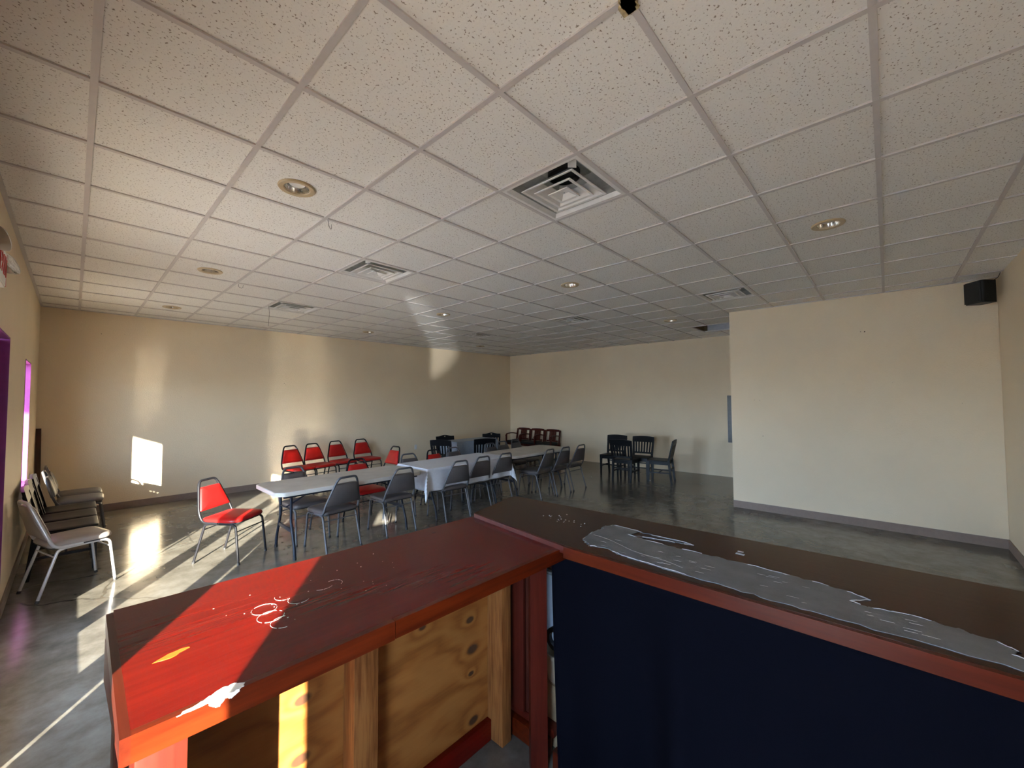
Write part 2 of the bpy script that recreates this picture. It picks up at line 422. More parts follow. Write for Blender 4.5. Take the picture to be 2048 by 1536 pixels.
# ceiling: lay-in tiles, hatch, roof deck
VENTS = [(1, 0), (1, 4), (1, 8), (7, 0), (7, 4), (7, 8)]
LAMPS = [(-1, 2), (-1, 6), (-1, 10), (4, -2), (4, 2), (4, 6), (4, 10), (9, 2), (9, 10)]
HX0, HX1, HY0, HY1 = 11 * T, 12.35 * T, 0.45, 2.45 * T
XMIN, XMAX, YMIN, YMAX = -1.60, 8.6, -2.17, 7.66
bm = B()
def tile_rect(x0, x1, y0, y1):
    if x1 - x0 < .02 or y1 - y0 < .02: return
    add_box(bm, x0, x1, y0, y1, CZ + 0.001, CZ + 0.017)
for i in range(-3, 15):
    for j in range(-4, 13):
        x0, x1, y0, y1 = max(i * T, XMIN), min((i + 1) * T, XMAX), max(j * T, YMIN), min((j + 1) * T, YMAX)
        if x1 <= x0 or y1 <= y0 or (i, j) in VENTS: continue
        if x1 > HX0 + .001 and x0 < HX1 - .001 and y1 > HY0 and y0 < HY1:
            tile_rect(max(x0, HX1), x1, max(y0, YMIN), y1); tile_rect(x0, min(x1, HX1), max(y0, HY1), y1); tile_rect(x0, min(x1, HX1), y0, min(y1, HY0))
            continue
        if (i, j) in LAMPS:
            cx, cy, r = (i + .5) * T, (j + .5) * T, 0.082
            n = 24; circ = [(cx + r * math.cos(2 * PI * (k + .5) / n), cy + r * math.sin(2 * PI * (k + .5) / n)) for k in range(n)]
            def sqp(k):
                a = 2 * PI * (k + .5) / n; s = max(abs(math.cos(a)), abs(math.sin(a)))
                return (cx + (T / 2) * math.cos(a) / s, cy + (T / 2) * math.sin(a) / s)
            sqs = [sqp(k) for k in range(n)]
            lo_i = [bm.verts.new((p[0], p[1], CZ + .001)) for p in circ]; lo_o = [bm.verts.new((p[0], p[1], CZ + .001)) for p in sqs]
            hi_i = [bm.verts.new((p[0], p[1], CZ + .017)) for p in circ]; hi_o = [bm.verts.new((p[0], p[1], CZ + .017)) for p in sqs]
            crn = [(x0, y0), (x1, y0), (x1, y1), (x0, y1)]
            for k in range(n):
                q = (k + 1) % n
                bm.faces.new((lo_i[k], lo_o[k], lo_o[q], lo_i[q])); bm.faces.new((hi_i[k], hi_i[q], hi_o[q], hi_o[k])); bm.faces.new((lo_i[k], lo_i[q], hi_i[q], hi_i[k]))
                p, q2 = sqs[k], sqs[q]
                if abs(p[0] - q2[0]) > 1e-5 and abs(p[1] - q2[1]) > 1e-5:
                    c = min(crn, key=lambda c: (c[0] - (p[0] + q2[0]) / 2) ** 2 + (c[1] - (p[1] + q2[1]) / 2) ** 2)
                    vv = bm.verts.new((c[0], c[1], CZ + .001)); bm.faces.new((lo_o[k], vv, lo_o[q]))
            continue
        tile_rect(x0, x1, y0, y1)
add_box(bm, -1.78, 8.9, -2.4, 7.9, TOP, TOP + 0.1, mi=1)
struct('ceiling', bm, ['tile', 'joist'])
# grid of T bars and wall angle
bm = B(); hw = 0.0125
def barseg(x0, x1, y0, y1):
    dz = .0007 if (x1 - x0) > (y1 - y0) else 0
    add_box(bm, x0, x1, y0, y1, CZ - 0.008 + dz, CZ + 0.004 - dz)
for i in range(-2, 15):
    x = i * T
    if x > XMAX: continue
    if HX0 + .05 < x < HX1: barseg(x - hw, x + hw, HY1, YMAX); continue
    barseg(x - hw, x + hw, YMIN, YMAX)
for j in range(-3, 13):
    y = j * T
    if HY0 < y < HY1: barseg(XMIN, HX0, y - hw, y + hw); barseg(HX1, XMAX, y - hw, y + hw)
    else: barseg(XMIN, XMAX, y - hw, y + hw)
barseg(HX0, HX1, HY1 - hw, HY1 + hw); barseg(HX1 - hw, HX1 + hw, HY0, HY1)
barseg(XMIN, XMIN + .024, YMIN, YMAX); barseg(5.80, 5.87, YMIN, 0.59)
wall_seg(bm, (8.14, 7.545), (-1.6, 7.635), -0.024, CZ - .008, CZ + .004)
struct('trim_1', bm, 'grid', label='pale metal T bar grid holding the ceiling tiles')
# hatch recess above the missing tiles
bm = B()
add_box(bm, HX1, HX1 + .03, HY0 - .03, HY1 + .03, CZ + .018, CZ + 0.75)
add_box(bm, HX1 - .02, HX1, 1.02, 1.06, CZ + .018, CZ + .5)
o = struct('trim_2', bm, 'duct', label='grey duct side seen through the missing ceiling tiles')
bm = B(); add_box(bm, HX0 - .03, HX1, HY1, HY1 + .03, CZ + .018, CZ + 0.75); add_box(bm, HX1 - .07, HX1 - .01, HY1 - .05, HY1 - .001, CZ + .018, CZ + .7)
struct('trim_3', bm, 'joist', label='brown joist beside the missing ceiling tiles')

# windows and doors in the left wall
XF = -1.665                                # glazing plane
def window(name, y0, y1, z0, z1, mull=()):
    bm = B(); w = 0.045
    add_box(bm, XF - .035, XF + .0, y0, y0 + w, z0, z1); add_box(bm, XF - .035, XF + .0, y1 - w * .4, y1, z0, z1)
    add_box(bm, XF - .035, XF + .0, y0, y1, z0, z0 + .03); add_box(bm, XF - .035, XF + .0, y0, y1, z1 - w, z1)
    o = struct(name, bm, 'alu')
    p = struct('pane', box(XF - .02, XF - .014, y0 + w, y1 - .018, z0 + .03, z1 - w), 'glass', o)
    return o
window('window_1', *W1); window('window_2', *WC)
def lining(name, y0, y1, z0, z1, label, sill=True):
    bm = B(); t = 0.012
    add_box(bm, XF, XL + .003, y0, y0 + t, z0, z1); add_box(bm, XF, XL + .003, y1 - t, y1, z0, z1)
    add_box(bm, XF, XL + .003, y0, y1, z1 - t, z1)
    if sill: add_box(bm, XF, XL + .003, y0, y1, z0, z0 + t)
    return struct(name, bm, 'magenta', label=label)
lining('trim_4', *W1, 'magenta painted reveal of the window above the black chairs')
lining('trim_5', *DR, 'magenta painted reveal of the glass doors', sill=False)
lining('trim_6', *WC, 'magenta painted reveal of the window beside the counter')
# glazed double doors: two leaves, narrow side light, solid side panel
def leaf(name, y0, y1, s0, s1, sill, top=2.17):
    """frame from y0..y1 with clear glass s0..s1"""
    bm = B(); x0, x1 = XF - .045, XF
    add_box(bm, x0, x1, y0, s0, 0.005, top); add_box(bm, x0, x1, s1, y1, 0.005, top)
    add_box(bm, x0, x1, s0, s1, 0.005, sill); add_box(bm, x0, x1, s0, s1, top - .09, top)
    o = struct(name, bm, 'alu')
    struct('pane', box(XF - .026, XF - .020, s0, s1, sill, top - .09), 'glass', o)
    bm = B()
    return o
leaf('door_1', 2.57, 3.285, 2.70, 3.265, 0.212)
leaf('door_2', 1.655, 2.565, 1.765, 2.475, 0.212)
leaf('window_3', 1.312, 1.65, 1.375, 1.50, 0.10)
bm = B(); add_box(bm, XF - .045, XF - .005, 3.29, 3.85, 0.005, 2.17); struct('trim_7', bm, 'magenta', label='solid panel beside the glass doors')
# outside: paved walk and canopy
struct('trim_8', box(-4.62, -1.79, -6, 12, 2.86, 3.0), 'canopy', label='canopy over the walk outside the doors')
struct('ground', box(-40, -1.79, -30, 40, -0.16, -0.02), 'pavement', label='paved ground outside the windows')

# ------------------------------------------------------------------ ceiling fixtures
def make_vent(cx, cy, label):
    v = thing('ceiling_vent', label, 'air vent', (cx, cy, CZ), 0, 'square ceiling diffusers')
    def sqr(h, z): return [(-h, -h, z), (h, -h, z), (h, h, z), (-h, h, z)]
    h = T / 2 - .013
    fr = B(); loft(fr, [sqr(h, .002), sqr(h, -.006), sqr(h - .022, -.006), sqr(h - .045, .015)], False, False); obj('frame', fr, 'vent', v, 20)
    pl = B(); loft(pl, [sqr(h - .045, .015), sqr(h - .06, .07), sqr(.13, .135)], False, True); obj('plenum', pl, 'vent_in', v, 20)
    obj('duct_collar', lathe([(.106, .134), (.106, .10), (.100, .10), (.100, .1345)], 28), 'dark', v)
    thr = lathe([(.105, .1335), (.05, .1337)], 28, cap1=True); obj('duct_throat', thr, 'dark', v)
    for a, bq, z0, z1 in ((.198, .112, -.010, .062), (.138, .066, -.018, .036), (.074, .022, -.026, .0)):
        c = B(); loft(c, [sqr(a, z0), sqr(a + .002, z0 + .005), sqr(a - .006, z0 + .010), sqr(bq, z1 + .004), sqr(bq, z1), sqr(a - .016, z0 + .003), sqr(a, z0)], False, False)
        if bq < .05: c.faces.new([c.verts.new(p) for p in sqr(bq, z1)])
        obj('louver', c, 'vent', v, 20)
    for s in (-1, 1):
        obj('bracket', add_bar(B(), (s * .2, s * .2, .0), (s * .2, s * .2, .07), .004, .05, (1, -1, 0)), 'vent', v, 20)
    obj('screw', lathe([(.006, -.006), (.006, -.009), (.002, -.011)], 10, cap1=True), 'silver_metal', v)
    return v
vl = ['largest nearest square ceiling diffuser hanging above the dark brown counter', 'square ceiling diffuser in the left row, second of three, where the sun streak starts', 'farthest left square ceiling diffuser, near the back wall above the red chairs',
      'square ceiling diffuser at the right, just in front of the partition wall', 'square ceiling diffuser right of centre over the right end of the long tables', 'farthest square ceiling diffuser, small and near the far corner']
for (i, j), l in zip(VENTS, vl): make_vent((i + .5) * T, (j + .5) * T, l)
def make_lamp(cx, cy, label):
    v = thing('recessed_light', label, 'ceiling light', (cx, cy, CZ), 0, 'recessed can lights')
    obj('trim_ring', lathe([(.108, .001), (.110, -.004), (.104, -.011), (.078, -.009), (.070, .0), (.070, .01)], 32), 'beige', v)
    obj('reflector', lathe([(.0715, -.004), (.066, .02), (.055, .055), (.04, .075)], 28, cap1=True), 'reflector', v)
    obj('bulb', lathe([(.046, .022), (.050, .030), (.046, .045), (.03, .07)], 24, cap0=True), 'bulb', v)
    return v
ll = ['recessed beige can light nearest the camera on the left, with its lens showing', 'recessed can light in the left column, second of three', 'recessed can light farthest left, near the back wall',
      'recessed can light at the right near the partition wall', 'recessed can light in the centre between two diffusers', 'recessed can light in the middle column near the sun streak', 'small recessed can light above the sunlit back wall',
      'recessed can light at the right near the missing tiles', 'smallest recessed can light near the far corner']
for (i, j), l in zip(LAMPS, ll): make_lamp((i + .5) * T, (j + .5) * T, l)
# bits of wire hanging from the grid
def hook(pts, label):
    o = obj('wire_hook', tube(fillet(pts, .02), .0016, 6), 'dark'); tag(o, label, 'wire'); return o
hook([(0.02, 1.83, CZ - .008), (0.03, 1.83, CZ - .06), (0.05, 1.84, CZ - .075), (.052, 1.84, CZ - .03)], 'small wire loop hanging from the grid near the first can light')
hook([(0.62, 5.25, CZ - .008), (.63, 5.25, CZ - .12), (.62, 5.25, CZ - .30)], 'long thin wire hanging down by the farthest left diffuser')
hook([(0.03, 4.3, CZ - .008), (.03, 4.3, CZ - .045), (.07, 4.3, CZ - .05), (.075, 4.3, CZ - .01)], 'small wire loop hanging left of the middle diffuser')
hook([(3.66, 3.66, CZ - .008), (3.68, 3.66, CZ - .05), (3.67, 3.66, CZ - .10)], 'short wire hanging right of centre over the long tables')
bm = B()
for k in range(7):
    a = random.uniform(0, 6.28)
    add_box(bm, -0.012 + random.uniform(-.03, .03), .013 + random.uniform(-.03, .03), -.625 + random.uniform(-.02, .02), -.60 + random.uniform(-.0, .03), CZ - .02, CZ - .008)
tag(obj('glue_blob', bm, 'tape'), 'blob of yellowed glue on the ceiling grid at the top edge', 'glue blob')

# exit sign with two lamp heads
v = thing('exit_sign', 'white exit sign with two emergency lamp heads high on the window wall', 'exit sign', (XL, 2.45, 2.46))
obj('housing', box(.001, .06, -.16, .16, -.10, .11, .006), 'white_plastic', v)
obj('face', box(.058, .0635, -.152, .152, -.09, .10, .002), 'white_plastic', v)
tcv = bpy.data.curves.new('exit_text', 'FONT'); tcv.body = 'EXIT'; tcv.size = 0.165; tcv.align_x = 'CENTER'; tcv.align_y = 'CENTER'; tcv.extrude = .002
to = bpy.data.objects.new('exit_text', tcv); COL.objects.link(to)
me = bpy.data.meshes.new_from_object(to.evaluated_get(bpy.context.evaluated_depsgraph_get()))
bpy.data.objects.remove(to); me.name = 'lettering'; me.materials.clear(); me.materials.append(M['exit_red'])
lo = bpy.data.objects.new('lettering', me); COL.objects.link(lo); lo.parent = v
lo.matrix_local = Matrix.Translation((.0655, 0, .005)) @ Matrix.Rotation(PI / 2, 4, 'Z') @ Matrix.Rotation(PI / 2, 4, 'X')
obj('end_cap', box(.004, .064, .158, .172, -.09, .10, .003), 'exit_red', v)
for s, zz in ((-1, .09), (1, .06)):
    mt = Matrix.Translation((.06, s * .235, zz)) @ Matrix.Rotation(R_(-20 * s), 4, 'Z') @ Matrix.Rotation(R_(70), 4, 'Y')
    bm = lathe([(.018, -.07), (.03, -.06), (.062, .005), (.066, .02)], 20, cap0=True); bm.transform(mt); hd = obj('lamp_head', bm, 'lamp_body', v)
    bm = lathe([(.066, .02), (.060, .026), (.02, .030)], 20, cap1=True); bm.transform(mt); obj('lens', bm, 'lamp_lens', hd)

# speaker in the right corner
v = thing('wall_speaker', 'small black speaker on a bracket high in the right corner', 'speaker', (5.60, -2.02, 2.73), R_(38))
ol = round_outline([(-.085, -.075), (.085, -.075), (.10, .085), (-.10, .085)], [.02, .02, .03, .03])
cab = B(); loft(cab, [[(p.x, p.y, 0) for p in ol], [(p.x, p.y, .245) for p in ol]]); obj('cabinet', cab, 'speaker', v)
ol2 = round_outline([(-.092, .083), (.092, .083), (.085, .102), (-.085, .102)], .012)
cab = B(); loft(cab, [[(p.x, p.y, .008) for p in ol2], [(p.x, p.y, .237) for p in ol2]]); obj('grille', cab, 'grille', v)
obj('bracket', tube([(0, -.07, .12), (0, -.12, .12), (.03, -.14, .12)], .012), 'black_metal', v)
tag(obj('speaker_wire', tube(fillet([(5.62, -2.10, 2.972), (5.60, -2.145, 3.0), (5.55, -2.155, 3.042)], .02), .003, 6), 'dark'), 'short dark wire from the corner speaker up to the ceiling', 'wire')
# electrical panel at the partition edge, outlets
v = thing('electrical_panel', 'grey electrical panel on the far wall beside the partition edge', 'electrical panel', (8.44, 1.10, .74))
obj('cabinet', box(-.10, .0, -.22, .225, 0, 1.01, .004), 'panel_grey', v); obj('door', box(-.108, -.10, -.2, .2, .03, .97, .003), 'panel_grey', v)
v = thing('wall_outlet', 'white outlet on the back wall behind the long tables', 'outlet', (4.66, 7.576, .49))
obj('cover_plate', box(-.037, .037, -.007, 0, -.06, .06, .003), 'white_plastic', v)
for z in (-.025, .025): obj('socket', box(-.017, .017, -.010, -.007, z - .014, z + .014, .002), 'white_plastic', v)
tag(obj('wood_post', add_bar(B(), (-1.555, 7.59, 0), (-1.572, 7.59, 1.30), .045, .05), 'post_wood'), 'dark wooden board standing in the back left corner', 'board')

# ------------------------------------------------------------------ bar counters
HZ = 1.067
A = [(-1.150, .468), (-1.157, -.154), (.197, -.193), (.211, .398)]   # left counter top corners
A = [Vector(p) for p in A]
v = thing('bar_counter', 'bright red varnished bar counter with open plywood back, half in sun', 'bar counter', (0, 0, 0))
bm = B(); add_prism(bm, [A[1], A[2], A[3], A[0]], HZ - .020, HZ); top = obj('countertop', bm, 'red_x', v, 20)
def board(a, b_, off0, off1, z0, z1):
    a, b_ = Vector(a), Vector(b_); d = (b_ - a).normalized(); n = Vector((d.y, -d.x)); bm = B()
    add_prism(bm, [a + n * off0, b_ + n * off0, b_ + n * off1, a + n * off1], z0, z1); return bm
joint = A[1] + (A[2] - A[1]) * .40
obj('edge_trim', board(A[1], joint - Vector((.001, 0)), 0, .018, HZ - .052, HZ), 'trim_x', v, 20)
obj('edge_trim', board(joint + Vector((.001, 0)), A[2], 0, .018, HZ - .050, HZ), 'trim_x', v, 20)
obj('edge_trim', board(A[0], A[1] + Vector((0, -.018)), 0, .016, HZ - .052, HZ), 'trim_y', v, 20)
obj('edge_trim', board(A[3], A[0], 0, .016, HZ - .046, HZ), 'red_x', v, 20)
obj('side_apron', add_bar(B(), (-1.158, .43, .955), (-1.150, .03, .955), .02, .115, (0, 0, 1)), 'redlight_z', v)
PY = .30
obj('back_panel', box(-1.10, .262, PY, PY + .018, 0.02, HZ - .021), 'ply', v, 20)
obj('front_panel', box(-1.12, .262, PY + .02, PY + .035, 0.0, HZ - .021), 'red_x', v, 20)
obj('stud', box(-.535, -.440, .215, PY - .001, 0, HZ - .022, .004), 'pine_z', v)
obj('stud', box(.205, .268, .195, PY - .001, 0, HZ - .022, .004), 'pine_z', v)
obj('bottom_rail', box(-1.08, .204, PY - .03, PY - .001, 0, .10, .004), 'red_x', v)
obj('post', box(-1.150, -1.068, -.148, -.060, 0, HZ - .021, .004), 'redlight_z', v)
obj('post', box(-1.150, -1.075, .315, .42, 0, HZ - .021, .004), 'darkred_z', v)
obj('side_panel', box(-1.125, -1.105, -.059, .314, .0, HZ - .021), 'darkred_z', v)
obj('bearer', box(-1.06, .19, -.14, -.105, HZ - .06, HZ - .021, .002), 'darkred_z', v)
# wear marks on the left counter
def blob(pts, z, h, jit=.004, sub=4):
    out = []
    for i, p in enumerate(pts):
        a, b_ = Vector(p), Vector(pts[(i + 1) % len(pts)])
        for k in range(sub):
            q = a.lerp(b_, k / sub); out.append(Vector((q.x + random.uniform(-jit, jit), q.y + random.uniform(-jit, jit))))
    bm = B(); vs = [bm.verts.new((p.x, p.y, z)) for p in out]; v2 = [bm.verts.new((p.x, p.y, z + h)) for p in out]
    es = []
    for vv in (vs, v2):
        ring = [bm.edges.new((vv[k], vv[(k + 1) % len(vv)])) for k in range(len(vv))]
        bmesh.ops.triangle_fill(bm, use_beauty=True, edges=ring)
    for k in range(len(vs)):
        q = (k + 1) % len(vs); bm.faces.new((vs[k], vs[q], v2[q], v2[k]))
    return bm
bm = blob([(-1.095, -.176), (-1.06, -.177), (-1.02, -.178), (-.995, -.179), (-.980, -.177), (-.975, -.165), (-.990, -.150), (-1.015, -.148), (-1.035, -.158), (-1.06, -.168)], HZ - .0005, .0015, .0025, 5)
b2 = blob([(-1.045, .0), (-.985, .0), (-.987, -.005), (-1.0, -.012), (-1.012, -.008), (-1.022, -.018), (-1.034, -.013)], 0, .0015, .0015)
b2.transform(Matrix.Translation((0, -.1755, HZ)) @ Matrix.Rotation(PI / 2, 4, 'X')); tmp = bpy.data.meshes.new('t'); b2.to_mesh(tmp); b2.free(); bm.from_mesh(tmp); bpy.data.meshes.remove(tmp)
o = obj('bare_chip', bm, 'bare', v, 0); o['label'] = 'white chipped patch on the counter edge'
o = obj('scar', blob([(-1.105, .072), (-1.07, .066), (-1.03, .088), (-1.045, .098), (-1.08, .088)], HZ, .0006, .002), 'orange_scar', v, 0); o['label'] = 'orange scraped patch'
o = obj('burn_mark', box(-.105, -.077, .348, .353, HZ, HZ + .0006), 'burn', v, 0); o['label'] = 'small black burn mark'
bm = B()
def arc(cx, cy, r, a0, a1):
    pts = []; n = 22; seg = []
    for k in range(n + 1):
        a = a0 + (a1 - a0) * k / n
        p = (cx + r * math.cos(a), cy + r * math.sin(a), HZ + .0006)
        if random.random() < .16 and len(seg) > 1: add_tube(bm, seg, .00042, 4); seg = []
        seg.append(p)
    if len(seg) > 1: add_tube(bm, seg, .00042, 4)
for cx, cy, r, a0, a1 in [(-.845, .157, .033, 0, 6.0), (-.845, .098, .034, .3, 6.1), (-.828, .04, .034, 1.2, 4.6), (-.752, .147, .03, 2.4, 5.6), (-.775, .20, .028, 2.6, 4.9), (-.665, .19, .036, 3.9, 5.4), (-.63, .175, .026, -1, 1.9)]:
    arc(cx, cy, r, a0, a1)
for k in range(26): add_box(bm, *(lambda x, y, s: (x, x + s, y, y + s * .7))(random.uniform(-.95, -.4), random.uniform(.0, .36), random.uniform(.001, .0035)), HZ, HZ + .0005)
o = obj('ring_marks', bm, 'bare', v, 0); o['label'] = 'white ring marks left by glasses'; o['kind'] = 'stuff'

# right counter, along the partition side of the bar
HB = 1.087
Bc = [Vector(p) for p in [(.216, .396), (.623, .488), (.747, -1.509), (.80, -2.165), (.165, -2.165), (.160, -1.417), (.141, -.232)]]
v = thing('bar_counter', 'dark brown bar counter at right with grey skim patch and black cloth below', 'bar counter', (0, 0, 0))
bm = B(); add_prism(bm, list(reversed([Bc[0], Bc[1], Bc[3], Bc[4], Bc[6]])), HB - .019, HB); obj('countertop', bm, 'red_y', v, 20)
obj('edge_trim', board(Bc[6], Bc[4], -.0, .016, HB - .046, HB - .001), 'trim_y', v, 20)
obj('edge_trim', board(Bc[0], Bc[6], -.0, .012, HB - .030, HB - .001), 'redlight_z', v, 20)
obj('edge_trim', board(Bc[1], Bc[0], -.0, .014, HB - .045, HB - .001), 'red_y', v, 20)
obj('edge_trim', board(Bc[3], Bc[1], -.0, .014, HB - .045, HB - .001), 'red_y', v, 20)
obj('front_panel', board((.70, -2.16), (.60, .42), -.02, .0, 0, HB - .02), 'darkred_z', v, 20)
obj('end_panel', board((.60, .43), (.285, .36), -.0, .02, 0, HB - .02), 'darkred_z', v, 20)
obj('post', add_bar(B(), (.246, .004, 0), (.246, .004, HB - .02), .078, .045, (.62, .78, 0)), 'red_z', v)
obj('post', box(.318, .336, .158, .242, .125, HB - .02, .002), 'redlight_z', v)
obj('post', box(.336, .40, .10, .157, .10, HB - .02, .002), 'darkred_z', v)
obj('bottom_rail', box(.30, .345, .0, .27, .0, .085, .003), 'trim_x', v)
obj('bottom_rail', box(.33, .40, -.02, .27, .087, .125, .003), 'red_z', v)
obj('bottom_rail', add_bar(B(), (.285, -.06, .05), (.24, -2.1, .05), .03, .09, (0, 0, 1)), 'trim_y', v)
# grey skim patch with torn outline
pts = [(.255, -.245), (.30, -.235), (.36, -.225), (.42, -.235), (.475, -.225), (.515, -.25), (.51, -.34), (.50, -.44), (.505, -.58), (.492, -.62), (.475, -.55), (.45, -.42), (.435, -.36), (.42, -.45), (.42, -.60), (.425, -.75), (.42, -.90), (.415, -1.02), (.40, -1.11), (.375, -1.165), (.33, -1.12), (.318, -1.17), (.34, -1.25), (.33, -1.33), (.31, -1.40), (.285, -1.43), (.255, -1.415), (.245, -1.46), (.22, -1.50), (.195, -1.52), (.185, -1.42), (.182, -1.2), (.180, -1.0), (.185, -.80), (.190, -.60), (.20, -.45), (.225, -.36), (.205, -.31)]
pts2 = []
for i in range(len(pts)):
    a, b_ = Vector(pts[i]), Vector(pts[(i + 1) % len(pts)]); pts2 += [a, a.lerp(b_, .5)]
o = obj('skim_patch', blob([(p.x, p.y) for p in pts2], HB, .0016, .0075, 4), 'grey_skim', v, 0); o['label'] = 'torn grey skim patch'
bm = B()
for i in range(0, len(pts2)):
    if random.random() < .55:
        a, b_ = pts2[i], pts2[(i + 1) % len(pts2)]
        add_tube(bm, [(a.x, a.y, HB + .001), (a.lerp(b_, .4).x + random.uniform(-.004, .004), a.lerp(b_, .4).y, HB + .0022), (b_.x, b_.y, HB + .001)], .0012, 4)
for s in range(34):
    y = random.uniform(-.3, -1.3); x = random.uniform(.22, .30 if y < -1.1 else .37); l_ = random.uniform(.006, .018); add_tube(bm, [(x, y, HB + .0014), (x + .002, y - l_, HB + .0016), (x + .003, y - l_ * 2, HB + .0014)], .0005, 4)
for px_, py_, ln in [(.33, -.25, .42)]:
    add_tube(bm, [(px_ - .10 * t + .01 * math.sin(t * 9), py_ - ln * t, HB + .0012) for t in [k / 12 for k in range(13)]], .0007, 4)
for k in range(22):
    x, y, s = random.gauss(.42, .03), random.gauss(-.02, .06), random.uniform(.002, .006); add_box(bm, x, x + s, y, y + s, HB, HB + .0008)
add_box(bm, .51, .525, -.80, -.77, HB, HB + .0008); add_box(bm, .54, .55, -.79, -.77, HB, HB + .0008)
o = obj('skim_ridges', bm, 'skim_edge', v, 0); o['label'] = 'pale ridges and flecks on the skim patch'; o['kind'] = 'stuff'
o = obj('water_stain', blob([(.36, -1.52), (.50, -1.50), (.56, -1.56), (.52, -1.66), (.40, -1.64)], HB, .0008, .01), 'darkred_z', v, 0)
# black cloth hung along the inside of the right counter
bm = B(); n, mrow = 120, 26; grid = []
for r in range(mrow + 1):
    t = r / mrow; z = HB - .047 - t * (HB - .075); row = []
    for k in range(n + 1):
        s = k / n; y = -.135 - s * 2.0 - .035 * t * (1 - s) ** 6
        amp = .003 + .016 * t
        x = .175 + .02 * math.sin(s * 11 + 1.2 * t) * t + amp * math.sin(s * 26 + 2 * math.sin(s * 7)) + .05 * t ** .7 * math.exp(-((s - .20) / .035) ** 2) - .07 * t ** .7 * math.exp(-((s - .27) / .03) ** 2) + .04 * t * math.exp(-((s - .36) / .05) ** 2) - .05 * t * math.exp(-((s - .55) / .05) ** 2) - .025 * t * (1 - s) ** 8
        row.append(bm.verts.new((x, y, z)))
    grid.append(row)
for r in range(mrow):
    for k in range(n): bm.faces.new((grid[r][k], grid[r][k + 1], grid[r + 1][k + 1], grid[r + 1][k]))
o = obj('black_cloth', bm, 'navy'); tag(o, 'black cloth hung under the dark brown counter', 'cloth')
sm = o.modifiers.new('thickness', 'SOLIDIFY'); sm.thickness = .003
# things under the right counter
v = thing('cardboard_box', 'cardboard box on the floor under the dark brown counter', 'box', (.44, -.02, 0))
obj('carton', box(-.06, .09, -.16, .16, 0, .30, .004), 'card', v); obj('flap', box(-.066, -.060, -.15, .10, .2, .295), 'card', v)
v = thing('white_panel', 'pale blue white panel standing under the dark brown counter', 'panel', (.565, .0, 0))
obj('board', box(-.03, -.005, -.2, .2, 0, .735, .004), 'bin', v); obj('rim', box(-.034, -.001, -.2, .2, .735, .75, .003), 'panel_grey', v)
v = thing('plastic_tub', 'tan tub on the cardboard box under the counter', 'tub', (.44, .02, .301))
obj('tub_body', lathe([(.06, 0), (.075, .12), (.078, .125), (.078, .135), (.07, .135), (.055, .01)], 24, cap0=True), 'tan_tub', v)
bm = lathe([(.055, -.012), (.055, .012), (.034, .012), (.034, -.012), (.055, -.012)], 28); bm.transform(Matrix.Rotation(PI / 2, 4, 'Y'))
tr = obj('tape_roll', bm, 'speaker'); tr.location = (.42, .03, .492); tag(tr, 'black roll of tape standing on the tan tub', 'tape roll')

tag(obj('paper_scrap', lathe([(.004, 0), (.012, .006), (.009, .015), (.002, .018)], 7, (6.86, 2.42, 0)), 'white_plastic'), 'tiny white scrap on the floor beside the black chairs at right', 'scrap')
tag(obj('floor_plug', lathe([(.030, 0), (.030, .003), (.022, .004)], 16, (-.28, 4.55, 0), cap1=True), 'foot'), 'small dark plug set in the sunlit floor left of the red chair', 'plug')

